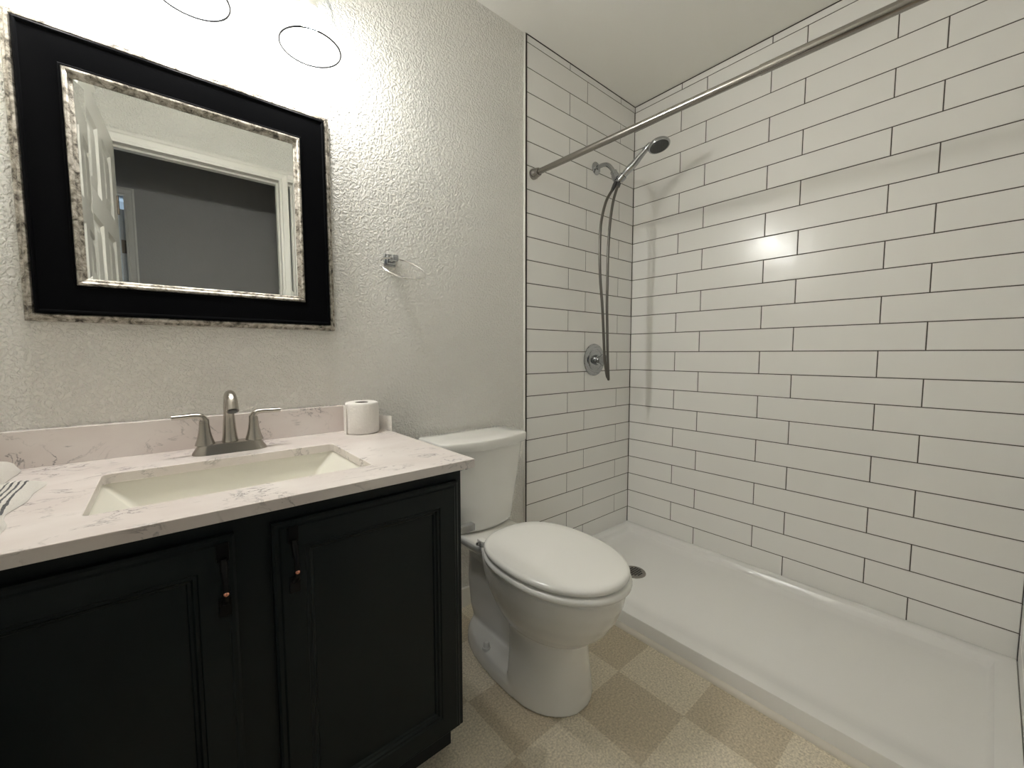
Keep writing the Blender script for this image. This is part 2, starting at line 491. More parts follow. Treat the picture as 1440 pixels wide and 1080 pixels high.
# ------------------------------------------------------------------ the doorway behind the camera (seen in the mirror)
def casing(name, x0, x1, zt, y, s, w=0.058, kindname=True):
    """mitred two-step door casing round an opening; s = +1 projects towards +y"""
    b = BM()
    prof = [(0.0, 0.0), (0.0, 0.011), (0.012, 0.013), (0.016, 0.008), (0.040, 0.012), (0.046, 0.017), (w, 0.017), (w, 0.0)]
    cols = []
    for o, d in prof:
        cols.append([Vector((x0 - o, y + s * d, 0.0)), Vector((x0 - o, y + s * d, zt + o)), Vector((x1 + o, y + s * d, zt + o)), Vector((x1 + o, y + s * d, 0.0))])
    V = [[b.verts.new(p) for p in c] for c in cols]
    for a, c in zip(V, V[1:] + V[:1]):
        for i in range(3): b.faces.new((a[i], a[i + 1], c[i + 1], c[i]))
    b.faces.new([c[0] for c in V]); b.faces.new([c[3] for c in V])
    return obj(name, b, M['trim'], smooth=False, kind='structure')
casing('trim_5', DX0 + 0.006, DX1 - 0.006, DZ - 0.006, YF, 1)
b = BM()
box(b, DX0 - 0.015, DX0, YF - 0.12, YF, 0.0, DZ + 0.015); box(b, DX1, DX1 + 0.015, YF - 0.12, YF, 0.0, DZ + 0.015); box(b, DX0, DX1, YF - 0.12, YF, DZ, DZ + 0.015)
box(b, DX0, DX0 + 0.011, YF - 0.085, YF - 0.05, 0.0, DZ); box(b, DX1 - 0.011, DX1, YF - 0.085, YF - 0.05, 0.0, DZ); box(b, DX0 + 0.011, DX1 - 0.011, YF - 0.085, YF - 0.05, DZ - 0.011, DZ)
obj('trim_6', b, M['trim'], smooth=False, kind='structure')

def panel_door(name, hinge, ang, width, height, flip=1):
    """six-panel door leaf, hinge on its local origin, extending along local +x, face panels on both sides"""
    root = bpy.data.objects.new(name, None); COL.objects.link(root)
    root.location = hinge; root.rotation_euler = (0, 0, ang); root['kind'] = 'structure'
    th = 0.034
    b = BM()
    st, mu = 0.105, 0.095
    xs = [(st, (width - mu) / 2), ((width + mu) / 2, width - st)]
    zs = [(0.23, 0.83), (0.98, 1.60), (1.70, height - 0.11)]
    # stiles and rails as one slab with recessed fields
    for side in (0, 1):
        y = 0.0 if side == 0 else -th
        sgn = 1 if side == 0 else -1
        xc = [0, xs[0][0], xs[0][1], xs[1][0], xs[1][1], width]
        zc = [0.008, zs[0][0], zs[0][1], zs[1][0], zs[1][1], zs[2][0], zs[2][1], height]
        for i in range(5):
            for j in range(7):
                x0, x1, z0, z1 = xc[i], xc[i + 1], zc[j], zc[j + 1]
                if i in (1, 3) and j in (1, 3, 5):
                    steps = [(0.0, 0.0), (0.012, -0.010), (0.022, -0.010), (0.055, -0.002)]
                    prev = None
                    for ins, d in steps:
                        r = [b.verts.new((x0 + ins, y + sgn * d, z0 + ins)), b.verts.new((x1 - ins, y + sgn * d, z0 + ins)), b.verts.new((x1 - ins, y + sgn * d, z1 - ins)), b.verts.new((x0 + ins, y + sgn * d, z1 - ins))]
                        if prev:
                            for q in range(4): b.faces.new((prev[q], prev[(q + 1) % 4], r[(q + 1) % 4], r[q]))
                        prev = r
                    b.faces.new(prev)
                else:
                    b.faces.new([b.verts.new((x0, y, z0)), b.verts.new((x1, y, z0)), b.verts.new((x1, y, z1)), b.verts.new((x0, y, z1))])
    for pts in ([(0, 0), (0, -th)], [(width, 0), (width, -th)]):
        b.faces.new([b.verts.new((p[0], p[1], z)) for p, z in ((pts[0], 0.008), (pts[1], 0.008), (pts[1], height), (pts[0], height))])
    for z in (0.008, height):
        b.faces.new([b.verts.new(p) for p in ((0, 0, z), (width, 0, z), (width, -th, z), (0, -th, z))])
    bmesh.ops.remove_doubles(b, verts=b.verts, dist=1e-5)
    bmesh.ops.recalc_face_normals(b, faces=b.faces)
    me = bpy.data.meshes.new('leaf'); b.to_mesh(me); b.free(); me.materials.append(M['trim'])
    lf = bpy.data.objects.new('leaf', me); COL.objects.link(lf); lf.parent = root
    for zz in (0.25, 1.04, 1.80):
        b = BM(); lathe(b, (-0.004, 0.003, zz - 0.045), (0, 0, 1), [(0, 0.0055), (0.09, 0.0055)], 12)
        box(b, -0.002, 0.0, -th + 0.004, -0.001, zz - 0.045, zz + 0.045)
        me = bpy.data.meshes.new('hinge'); b.to_mesh(me); b.free(); me.materials.append(M['brass'])
        h = bpy.data.objects.new('hinge', me); COL.objects.link(h); h.parent = root
    # lever-less round knob both sides
    for sgn, y in ((1, 0.0), (-1, -th)):
        b = BM(); lathe(b, (width - 0.06, y, 0.94), (0, sgn, 0), [(0, 0.03), (0.005, 0.03), (0.008, 0.012), (0.018, 0.011), (0.024, 0.022), (0.036, 0.025), (0.045, 0.019), (0.048, 0.004)], 24)
        me = bpy.data.meshes.new('knob'); b.to_mesh(me); b.free(); me.materials.append(M['nickel'])
        h = bpy.data.objects.new('knob', me); COL.objects.link(h); h.parent = root
    return root
# bathroom door, swung into the room against the left wall (face with y = 0 local looks to +x)
panel_door('door_1', (-0.136, YF + 0.026, 0.0), math.radians(93.5), 0.72, 2.10)
bpy.data.objects['door_1'].scale = (1, -1, 1)

# the hall beyond
HY = -2.44
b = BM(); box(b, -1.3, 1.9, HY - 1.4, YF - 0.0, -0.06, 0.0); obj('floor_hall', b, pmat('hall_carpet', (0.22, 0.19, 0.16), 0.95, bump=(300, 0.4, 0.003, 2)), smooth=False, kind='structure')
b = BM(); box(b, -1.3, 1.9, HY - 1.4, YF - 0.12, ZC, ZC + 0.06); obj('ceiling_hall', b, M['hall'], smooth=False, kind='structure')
b = BM()
HX0, HX1 = -0.86, -0.143
box(b, HX1, 1.9, HY - 0.1, HY, 0.0, ZC); box(b, -1.3, HX0, HY - 0.1, HY, 0.0, ZC); box(b, HX0, HX1, HY - 0.1, HY, DZ, ZC)
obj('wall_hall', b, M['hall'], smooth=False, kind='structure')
casing('trim_7', HX0 + 0.006, HX1 - 0.006, DZ - 0.006, HY, 1, 0.055)
b = BM(); box(b, -1.4, -1.3, HY - 1.4, YF, 0, ZC); box(b, 1.9, 2.0, HY - 1.4, YF - 0.12, 0, ZC); box(b, -1.3, 1.9, HY - 1.5, HY - 1.4, 0, ZC)
box(b, XE, 1.9, YF - 0.22, YF - 0.12, 0, ZC); box(b, -1.3, X0 - 0.1, YF - 0.12, YF, 0, ZC)
obj('wall_hall_end', b, M['hall'], smooth=False, kind='structure')
panel_door('door_2', (HX1 - 0.004, HY - 0.10, 0.0), math.radians(262), 0.69, 2.05)

# ------------------------------------------------------------------ shower pan
ZL = 0.055
pan = thing('shower_pan', 'low white acrylic shower base with raised rim along the tiled walls', 'shower base', (1.69, -0.75, 0.0))
b = BM()
px0, px1, py0, py1 = 1.3155, XR - 0.0005, -1.493, -0.0005
R = []
def pr(l, r, f, k, z, rad):
    """rounded rectangle by margins: left, right, front (toward door wall), back"""
    x0, x1, y0, y1 = px0 + l, px1 - r, py0 + f, py1 - k
    return rrect((x0 + x1) / 2, (y0 + y1) / 2, (x1 - x0) / 2, (y1 - y0) / 2, rad, z, 6)
def zl(ring, zfront, zwall):
    out = []
    for p in ring:
        t = min(1, max(0, (p.x - px0) / 0.10))
        out.append(Vector((p.x, p.y, zfront + (zwall - zfront) * t)))
    return out
R.append(pr(0, 0, 0, 0, 0.0, 0.002))
R.append(zl(pr(0.003, 0, 0, 0, 0, 0.002), 0.057, ZL - 0.004))
R.append(zl(pr(0.005, 0.0015, 0.0015, 0.0015, 0, 0.003), 0.0615, ZL))
R.append(zl(pr(0.010, 0.004, 0.004, 0.004, 0, 0.006), 0.0625, ZL + 0.001))
R.append(zl(pr(0.040, 0.046, 0.046, 0.046, 0, 0.022), 0.0585, ZL))
R.append(zl(pr(0.070, 0.0485, 0.0485, 0.0485, 0, 0.024), 0.0535, ZL - 0.003))
R.append(zl(pr(0.120, 0.0570, 0.0570, 0.0570, 0, 0.03), 0.0425, 0.0310))
R.append(zl(pr(0.170, 0.0660, 0.0660, 0.0660, 0, 0.035), 0.0335, 0.0272))
R.append(zl(pr(0.230, 0.120, 0.120, 0.120, 0, 0.035), 0.028, 0.0262))
loft(b, R, cap0=True, cap1=True)
obj('basin', b, M['pan'], pan, angle=50)
DC = Vector((1.655, -0.335, 0.0262))
b = BM(); lathe(b, DC, (0, 0, 1), [(0, 0.056), (0.003, 0.055), (0.0045, 0.050), (0.0045, 0.046)], 40)
dr = obj('drain_grate', b, M['drain'], pan)
b = BM()
for i in range(-3, 4):
    for j in range(-3, 4):
        if (i * i + j * j) <= 10:
            cx, cy = DC.x + i * 0.0115, DC.y + j * 0.0115
            box(b, cx - 0.0041, cx + 0.0041, cy - 0.0041, cy + 0.0041, DC.z + 0.0043, DC.z + 0.0049)
obj('hole_shade_squares', b, M['hole'], dr, smooth=False)  # solid dark squares laid on the grate, no real openings
# white quarter-round where the pan meets the floor
b = BM()
pr2 = [(0, 0), (0.016, 0.0), (0.0155, 0.006), (0.011, 0.012), (0.005, 0.0155), (0, 0.016)]
loft(b, [[Vector((1.3152 - dx, y, dz)) for dx, dz in pr2] for y in (-1.499, -0.006)])
obj('trim_8', b, M['caulk'], kind='structure')

# ------------------------------------------------------------------ vanity cabinet
cab = thing('vanity_cabinet', 'dark teal painted vanity cabinet under the quartz counter', 'cabinet', (0.11, -0.28, 0.0))
CX0, CX1, CY, CZ0, CZ1 = -0.335, 0.5455, -0.553, 0.112, 0.789
b = BM(); box(b, CX0, CX1, CY, 0.004, CZ0, 0.60)
box(b, CX0, CX1, CY, -0.535, 0.60, CZ1); box(b, CX0, CX0 + 0.018, -0.535, 0.004, 0.60, CZ1); box(b, CX1 - 0.018, CX1, -0.535, 0.004, 0.60, CZ1); box(b, CX0, CX1, -0.012, 0.004, 0.60, CZ1)
obj('carcass', b, M['cab'], cab, smooth=False)
b = BM(); box(b, CX0, CX1 + 0.004, -0.486, -0.02, 0.0, CZ0); obj('toe_kick', b, M['dark'], cab, smooth=False)
def cabinet_door(x0, x1, z0, z1, hx):
    y = CY - 0.0005
    steps = [(0.0, 0.0), (0.0, -0.013), (0.004, -0.016), (0.010, -0.016), (0.013, -0.0195), (0.052, -0.0195), (0.054, -0.0165), (0.059, -0.0165), (0.062, -0.0125), (0.066, -0.0115), (0.068, -0.008), (0.072, -0.008)]
    b = BM(); prev = None
    for ins, d in steps:
        r = [b.verts.new(p) for p in ((x0 + ins, y + d, z0 + ins), (x1 - ins, y + d, z0 + ins), (x1 - ins, y + d, z1 - ins), (x0 + ins, y + d, z1 - ins))]
        if prev:
            for q in range(4): b.faces.new((prev[q], prev[(q + 1) % 4], r[(q + 1) % 4], r[q]))
        else: b.faces.new(r)
        prev = r
    b.faces.new(prev)
    d = obj('door', b, M['cab'], cab, smooth=False)
    yf = y - 0.0195
    zt, zb = 0.7465, 0.6215
    b = BM(); w = 0.0088
    # flat plates at both ends, a waisted bowed grip between them
    for a, c in ((zt - 0.030, zt), (zb, zb + 0.030)):
        v = box(b, hx - w, hx + w, yf - 0.0045, yf, a, c)
    secs = [(zt - 0.024, 0.0045, 0.008, 0.003), (zt - 0.036, 0.0062, 0.015, 0.004), (zt - 0.050, 0.0045, 0.022, 0.0038), (zt - 0.066, 0.0042, 0.025, 0.0036), (zt - 0.076, 0.0058, 0.0255, 0.0042),
            (zt - 0.086, 0.0044, 0.0245, 0.0036), (zb + 0.030, 0.0062, 0.017, 0.004), (zb + 0.022, 0.0050, 0.008, 0.003)]
    loft(b, [[Vector((hx + hwid * math.cos(t), yf - dep + th * math.sin(t), z)) for t in [2 * PI * k / 14 for k in range(14)]] for z, hwid, dep, th in secs])
    h = obj('handle', b, M['black'], d, bevel=0.0008)
    b = BM()
    bmesh.ops.create_uvsphere(b, u_segments=16, v_segments=10, radius=0.0050, matrix=Matrix.Translation((hx, yf - 0.0258, zt - 0.0765)))
    o = obj('handle_bead', b, M['copper'], d); o['label'] = 'copper coloured bead on the pull'
    return d
cabinet_door(0.134, 0.5285, 0.126, 0.756, 0.1665)
cabinet_door(-0.3165, 0.0785, 0.126, 0.756, 0.0605)

# ------------------------------------------------------------------ quartz countertop with backsplash
top = thing('countertop', 'pale veined quartz countertop with backsplash over the dark cabinet', 'countertop', (0.11, -0.29, 0.789))
TX0, TX1, TY0, TZ0, TZ1 = -0.350, 0.5607, -0.595, 0.789, 0.8100
SX0, SX1, SY0, SY1 = -0.108, 0.352, -0.487, -0.196
def slab_with_hole(bm, o0, o1, hole, z0, z1):
    n = len(hole)
    # outer outline resampled radially so that quads join it to the hole
    cx = sum(p.x for p in hole) / n; cy = sum(p.y for p in hole) / n
    outer = []
    m = (n // 4)
    cor = [(o1[0], o1[1]), (o0[0], o1[1]), (o0[0], o0[1]), (o1[0], o0[1])]
    for q in range(4):
        for k in range(m):
            outer.append(cor[q])
    ring = lambda pts, z: [bm.verts.new((p[0], p[1], z)) for p in pts]
    C = [bm.verts.new((c[0], c[1], z)) for z in (z0, z1) for c in cor]
    H0 = ring([(p.x, p.y) for p in hole], z0); H1 = ring([(p.x, p.y) for p in hole], z1)
    for z, H, off in ((0, H0, 0), (1, H1, 4)):
        for q in range(4):
            seg = H[q * m:(q + 1) * m]
            c = C[off + q]
            for i in range(m - 1): bm.faces.new((c, seg[i], seg[i + 1]))
            nx = H[((q + 1) * m) % n]
            bm.faces.new((c, seg[-1], nx, C[off + (q + 1) % 4]))
    for i in range(n):
        j = (i + 1) % n
        bm.faces.new((H0[i], H0[j], H1[j], H1[i]))
    for q in range(4):
        w = (q + 1) % 4
        bm.faces.new((C[q], C[w], C[4 + w], C[4 + q]))
b = BM()
hole = rrect((SX0 + SX1) / 2, (SY0 + SY1) / 2, (SX1 - SX0) / 2, (SY1 - SY0) / 2, 0.012, 0, 5)
slab_with_hole(b, (TX0, TY0), (TX1, 0.004), hole, TZ0, TZ1)
obj('slab', b, M['quartz'], top, bevel=0.0014)
b = BM(); box(b, TX0, TX1, -0.020, 0.005, TZ1, 0.8935); obj('backsplash', b, M['quartz'], top, bevel=0.0012)

# undermount sink
sk = thing('sink', 'white rectangular undermount sink set in the quartz counter', 'sink', (0.122, -0.34, 0.66))
b = BM()
def sr(ins_x0, ins_x1, ins_f, ins_b, z, r):
    x0, x1, y0, y1 = SX0 - 0.004 + ins_x0, SX1 + 0.004 - ins_x1, SY0 - 0.004 + ins_f, SY1 + 0.004 - ins_b
    return rrect((x0 + x1) / 2, (y0 + y1) / 2, (x1 - x0) / 2, (y1 - y0) / 2, r, z, 6)
loft(b, [sr(-0.020, -0.020, -0.020, -0.020, 0.776, 0.02), sr(-0.020, -0.020, -0.020, -0.020, 0.7885, 0.02), sr(0, 0, 0, 0, 0.7885, 0.013), sr(0.004, 0.004, 0.001, 0.001, 0.784, 0.013),
         sr(0.078, 0.078, 0.012, 0.018, 0.692, 0.018), sr(0.092, 0.092, 0.022, 0.028, 0.678, 0.022), sr(0.115, 0.115, 0.05, 0.055, 0.672, 0.03)], cap0=False, cap1=True)
# outer shell
loft(b, [sr(-0.020, -0.020, -0.020, -0.020, 0.776, 0.02), sr(0.07, 0.07, 0.0, 0.0, 0.690, 0.02), sr(0.10, 0.10, 0.03, 0.03, 0.660, 0.03)], cap0=False, cap1=True)
bmesh.ops.remove_doubles(b, verts=b.verts, dist=1e-5)
obj('basin', b, M['sink'], sk, angle=45)
b = BM(); lathe(b, (0.122, -0.33, 0.6715), (0, 0, 1), [(0, 0.031), (0.002, 0.030), (0.003, 0.022), (0.0025, 0.019), (0.007, 0.018), (0.008, 0.004)], 32); obj('drain', b, M['nickel'], sk)

# ------------------------------------------------------------------ faucet
fx, fy, fz = 0.1245, -0.112, TZ1
fau = thing('faucet', 'brushed nickel two handle faucet behind the sink', 'faucet', (fx, fy, fz))
b = BM()
loft(b, [rrect(fx, fy, 0.0815, 0.030, 0.029, fz + 0.0002, 8), rrect(fx, fy, 0.0805, 0.0290, 0.028, fz + 0.004, 8), rrect(fx, fy, 0.0715, 0.0225, 0.0215, fz + 0.018, 8), rrect(fx, fy, 0.0685, 0.0205, 0.0195, fz + 0.0245, 8), rrect(fx, fy, 0.0660, 0.0180, 0.017, fz + 0.0255, 8)])
obj('base_plate', b, M['nickel'], fau, angle=40)
# spout: flaring foot, rises, arches toward the basin, ends in a broad flat mouth
P = [(fx, fy + 0.008, fz + 0.022), (fx, fy + 0.008, fz + 0.045), (fx, fy + 0.007, fz + 0.085), (fx, fy + 0.002, fz + 0.118), (fx, fy - 0.014, fz + 0.142), (fx, fy - 0.040, fz + 0.147), (fx, fy - 0.064, fz + 0.134), (fx, fy - 0.078, fz + 0.112)]
pp = smooth_path(P, 6)
b = BM()
tube(b, pp, lerp_table([(0, 0.0200), (0.1, 0.0168), (0.3, 0.0130), (0.5, 0.0122), (0.65, 0.0128), (0.8, 0.0140), (1.0, 0.0150)]), 24,
     ell=lambda t: (1.0 + 0.08 * t, 1.0 - 0.12 * t))
obj('spout', b, M['nickel'], fau, angle=60)
b = BM(); d = (pp[-1] - pp[-2]).normalized(); lathe(b, pp[-1] - d * 0.001, d, [(0, 0.0105), (0.003, 0.0105), (0.003, 0.008)], 20); obj('aerator', b, M['nozzle'], fau)
for s in (-1, 1):
    hx = fx + s * 0.0530
    b = BM()
    lathe(b, (hx, fy, fz + 0.0235), (0, 0, 1), [(0, 0.0215), (0.004, 0.0205), (0.016, 0.0165), (0.032, 0.0130), (0.048, 0.0112), (0.056, 0.0108)], 28)
    obj('handle_post', b, M['nickel'], fau, angle=50)
    b = BM()
    hp = smooth_path([(hx, fy, fz + 0.0795), (hx + s * 0.0005, fy, fz + 0.088), (hx + s * 0.007, fy - 0.001, fz + 0.0965), (hx + s * 0.022, fy - 0.002, fz + 0.0990), (hx + s * 0.040, fy - 0.004, fz + 0.0985), (hx + s * 0.0635, fy - 0.006, fz + 0.0985)], 5)
    tube(b, hp, lerp_table([(0, 0.0108), (0.25, 0.0100), (0.45, 0.0090), (1, 0.0072)]), 18, ell=lambda t: (1.0, 1.0) if t < 0.2 else (1.05, 0.78))
    obj('handle', b, M['nickel'], fau, angle=60)
b = BM(); lathe(b, (fx, fy + 0.029, fz + 0.024), (0, 0, 1), [(0, 0.003), (0.03, 0.003), (0.032, 0.0055), (0.040, 0.0055), (0.042, 0.002)], 12); obj('lift_rod', b, M['nickel'], fau)

# ------------------------------------------------------------------ toilet paper roll on the counter
tp = thing('toilet_paper_roll', 'white toilet paper roll standing on the right end of the counter', 'toilet paper', (0.480, -0.082, TZ1))
tc_ = Vector((0.480, -0.082, TZ1))
b = BM()
seg = 44
def rr(r, z, wob=0.0): return [tc_ + Vector((r * (1 + wob * math.sin(3 * t + z * 40)) * math.cos(t), r * (1 + wob * math.sin(3 * t + z * 40)) * math.sin(t), z)) for t in [2 * PI * k / seg for k in range(seg)]]
loft(b, [rr(0.0205, 0.002), rr(0.049, 0.0005), rr(0.0525, 0.004, 0.012), rr(0.052, 0.03, 0.012), rr(0.0515, 0.06, 0.012), rr(0.051, 0.092, 0.01), rr(0.0495, 0.0975, 0.006), rr(0.046, 0.0985), rr(0.0205, 0.0975), rr(0.0205, 0.05)], closed=True)
obj('roll', b, M['paper'], tp, angle=60)
b = BM(); loft(b, [rr(0.0204, 0.003), rr(0.0204, 0.0972), rr(0.0188, 0.0972), rr(0.0188, 0.003)], closed=True); obj('cardboard_core', b, M['card'], tp)
# loose sheet: leaves the left side of the roll, and the tail stands out at the right behind it
b = BM()
def sheet(path, z0, z1, th=0.0012):
    rings = []
    for i, (x, y, dz0, dz1) in enumerate(path):
        rings.append([Vector((x, y, z0 + dz0)), Vector((x + 0.0002, y - th, z0 + dz0)), Vector((x + 0.0002, y - th, z1 + dz1)), Vector((x, y, z1 + dz1))])
    loft(b, rings)
sheet([(0.4265, -0.092, 0, -0.012), (0.4275, -0.066, 0, -0.004), (0.445, -0.040, 0, -0.03), (0.490, -0.0268, 0, -0.045), (0.520, -0.036, 0, -0.049), (0.540, -0.060, 0, -0.050), (0.552, -0.092, 0.001, -0.048), (0.5595, -0.126, 0.000, -0.046)], TZ1 + 0.0006, TZ1 + 0.096)
obj('loose_sheet', b, M['paper'], tp, smooth=False)

# ------------------------------------------------------------------ folded towel at the left end of the counter
tw = thing('hand_towel', 'folded white towel with thin dark stripes on the left counter end', 'towel', (-0.275, -0.32, TZ1))
b = BM()
def towel_layer(x0, x1, y0, y1, z0, z1, wob, seedv, nx=14, ny=28):
    rnd = random.Random(seedv)
    ph = [rnd.random() * 6 for _ in range(6)]
    rings = []
    for j in range(ny + 1):
        y = y0 + (y1 - y0) * j / ny
        xr = x1 + wob * (math.sin(y * 22 + ph[0]) * 0.6 + math.sin(y * 47 + ph[1]) * 0.4)
        xl = x0
        ring = []
        ends = math.sin(PI * min(1, max(0, min(j, ny - j) / 4)) / 2)
        h = (z1 - z0)
        for k in range(nx + 1):          # top, left to right, rounded at the right hem
            u = k / nx
            x = xl + (xr - xl) * u
            e = max(0, (u - 0.80) / 0.20)
            z = z0 + h * (0.12 + 0.88 * ends) * math.sqrt(max(0.0, 1 - e ** 2.4)) + 0.0025 * math.sin(x * 70 + y * 30 + ph[2]) * (1 - e) * ends
            ring.append(Vector((x, y, max(z, z0 + 0.0005))))
        ring.append(Vector((xr - 0.004, y, z0))); ring.append(Vector((xl, y, z0)))
        rings.append(ring)
    return rings
loft(b, towel_layer(-0.345, -0.190, -0.575, -0.192, TZ1 + 0.0005, TZ1 + 0.017, 0.009, 1))
obj('bottom_fold', b, M['towel'], tw, angle=70)
b = BM(); loft(b, towel_layer(-0.345, -0.246, -0.205, -0.040, TZ1 + 0.0010, TZ1 + 0.030, 0.004, 5, 14, 20)); obj('top_fold', b, M['towel'], tw, angle=70)

# ------------------------------------------------------------------ framed mirror
mi = thing('wall_mirror', 'square mirror in a wide black frame with silver edges above the sink', 'mirror', (0.0995, 0.0, 1.4565))
MX0, MX1, MZ0, MZ1 = -0.2265, 0.4265, 1.1355, 1.7865
def ring_profile(bm, prof, mi_=0, closed_prof=True):
    """prof: (inset from the outer edge, y)"""
    cols = []
    for ins, y in prof:
        cols.append([bm.verts.new(p) for p in ((MX0 + ins, y, MZ0 + ins), (MX1 - ins, y, MZ0 + ins), (MX1 - ins, y, MZ1 - ins), (MX0 + ins, y, MZ1 - ins))])
    prs = list(zip(cols, cols[1:])) + ([(cols[-1], cols[0])] if closed_prof else [])
    for a, c in prs:
        for q in range(4): bm.faces.new((a[q], a[(q + 1) % 4], c[(q + 1) % 4], c[q]))
b = BM(); ring_profile(b, [(0, 0.0055), (0, -0.012), (0.002, -0.0155), (0.006, -0.0160), (0.0075, -0.020), (0.010, -0.0235), (0.014, -0.0240), (0.0165, -0.021), (0.0175, -0.016), (0.0175, 0.0055)])
obj('outer_edge', b, M['silver'], mi, angle=25)
b = BM(); ring_profile(b, [(0.0175, 0.0050), (0.0175, -0.024), (0.0185, -0.0275), (0.0215, -0.0285), (0.0245, -0.0275), (0.026, -0.025), (0.030, -0.0245), (0.079, -0.0115), (0.0805, -0.0125), (0.083, -0.0125), (0.0845, -0.0105), (0.0845, 0.0050)])
obj('black_moulding', b, M['frame'], mi, angle=25)
b = BM(); ring_profile(b, [(0.0845, 0.0050), (0.0845, -0.0135), (0.0865, -0.0170), (0.0905, -0.0175), (0.0935, -0.015), (0.0955, -0.0095), (0.0985, -0.0085), (0.1015, -0.006), (0.1020, -0.0035), (0.1020, 0.0050)])
obj('inner_edge', b, M['silver'], mi, angle=25)
b = BM()
g0, bw = 0.100, 0.0185
o_ = [b.verts.new(p) for p in ((MX0 + g0, -0.00275, MZ0 + g0), (MX1 - g0, -0.00275, MZ0 + g0), (MX1 - g0, -0.00275, MZ1 - g0), (MX0 + g0, -0.00275, MZ1 - g0))]
i_ = [b.verts.new(p) for p in ((MX0 + g0 + bw, -0.0023, MZ0 + g0 + bw), (MX1 - g0 - bw, -0.0023, MZ0 + g0 + bw), (MX1 - g0 - bw, -0.0023, MZ1 - g0 - bw), (MX0 + g0 + bw, -0.0023, MZ1 - g0 - bw))]
k_ = [b.verts.new(p) for p in ((MX0 + g0, 0.004, MZ0 + g0), (MX1 - g0, 0.004, MZ0 + g0), (MX1 - g0, 0.004, MZ1 - g0), (MX0 + g0, 0.004, MZ1 - g0))]
b.faces.new(i_)
for q in range(4):
    w = (q + 1) % 4
    b.faces.new((o_[q], o_[w], i_[w], i_[q])); b.faces.new((o_[q], k_[q], k_[w], o_[w]))
b.faces.new(k_)
obj('mirror_glass', b, M['mirror'], mi, smooth=False)

# ------------------------------------------------------------------ vanity light above the mirror
LX = (-0.170, 0.0915, 0.353); LY = -0.120; LZ = 1.9035
vl = thing('vanity_light', 'three lamp vanity light with clear glass bell shades above the mirror', 'light fixture', (0.0915, 0.0, 2.15))
b = BM(); loft(b, [[Vector((0.0915 + p.x, 0.0055 - p.z, 2.15 + p.y)) for p in rrect(0, 0, hx, hy, 0.02, z, 5)] for hx, hy, z in ((0.30, 0.045, 0.0), (0.30, 0.045, 0.016), (0.292, 0.037, 0.022))])
obj('backplate', b, M['nickel'], vl, angle=40)
for lx in LX:
    b = BM(); tube(b, smooth_path([(lx, -0.014, 2.150), (lx, -0.06, 2.152), (lx, -0.105, 2.146), (lx, LY, 2.118), (lx, LY, 2.085)], 6), 0.0075, 14); obj('arm', b, M['nickel'], vl)
    b = BM(); lathe(b, (lx, LY, 2.092), (0, 0, -1), [(0, 0.012), (0.006, 0.025), (0.012, 0.0265), (0.040, 0.0265), (0.044, 0.024)], 28); obj('socket', b, M['nickel'], vl)
    # bell shade: thin clear glass, open rim below
    prof = [(2.060, 0.030), (2.052, 0.040), (2.040, 0.049), (2.020, 0.057), (1.990, 0.0645), (1.955, 0.0705), (1.925, 0.0742), (LZ, 0.0765)]
    b = BM()
    sh = [[Vector((lx + r * math.cos(t), LY + r * math.sin(t), z)) for t in [2 * PI * k / 48 for k in range(48)]] for z, r in prof]
    loft(b, sh, cap0=False, cap1=False)
    s_ = obj('shade', b, M['glass'], vl, angle=80)
    b = BM(); tube(b, [(lx + 0.0765 * math.cos(t), LY + 0.0765 * math.sin(t), LZ) for t in [2 * PI * k / 64 for k in range(64)]], 0.0021, 8, closed=True)
    obj('rim', b, M['rim'] if 'rim' in M else M.setdefault('rim', pmat('painted_dark_rim', (0.014, 0.015, 0.016), 0.35, 0.0, spec=0.05)), s_)  # opaque dark colour stands in for refraction in the glass edge
    b = BM(); lathe(b, (lx, LY, 2.050), (0, 0, -1), [(0.052, 0.0290), (0.062, 0.0305), (0.068, 0.0303), (0.080, 0.027), (0.091, 0.018), (0.096, 0.004)], 24, cap0=False)
    lathe(b, (lx, LY, 2.050), (0, 0, -1), [(0, 0.013), (0.018, 0.0145), (0.030, 0.0205), (0.052, 0.0290)], 24, mi=1, cap1=False); bmesh.ops.remove_doubles(b, verts=b.verts, dist=1e-5); obj('bulb', b, [M['bulb'], M['trim']], vl)

# ------------------------------------------------------------------ towel ring
tr = thing('towel_ring', 'chrome towel ring on a square wall plate right of the mirror', 'towel ring', (0.6222, 0.006, 1.39))
tx, tz = 0.622, 1.388
b = BM(); box(b, tx - 0.021, tx + 0.021, -0.003, 0.006, tz - 0.021, tz + 0.021); obj('wall_plate', b, M['chrome'], tr, bevel=0.0025)
b = BM()
for y0, y1, h in ((-0.012, -0.003, 0.015), (-0.050, -0.012, 0.0105)): box(b, tx - h, tx + h, y0, y1, tz - h, tz + h)
obj('post', b, M['chrome'], tr, bevel=0.003)
c, s_ = Vector((tx, -0.1010, 1.3440)), math.radians(55)
b = BM(); tube(b, [c + 0.076 * (math.cos(a) * Vector((1, 0, 0)) + math.sin(a) * Vector((0, -math.sin(s_), -math.cos(s_)))) for a in [2 * PI * k / 72 for k in range(72)]], 0.0028, 10, closed=True)
obj('ring', b, pmat('polished_chrome', (0.85, 0.84, 0.82), 0.15, 1.0), tr)

# ------------------------------------------------------------------ toilet
TXc = 0.905
to = thing('toilet', 'white two piece toilet with closed lid beside the vanity', 'toilet', (TXc, -0.40, 0.0))
b = BM()
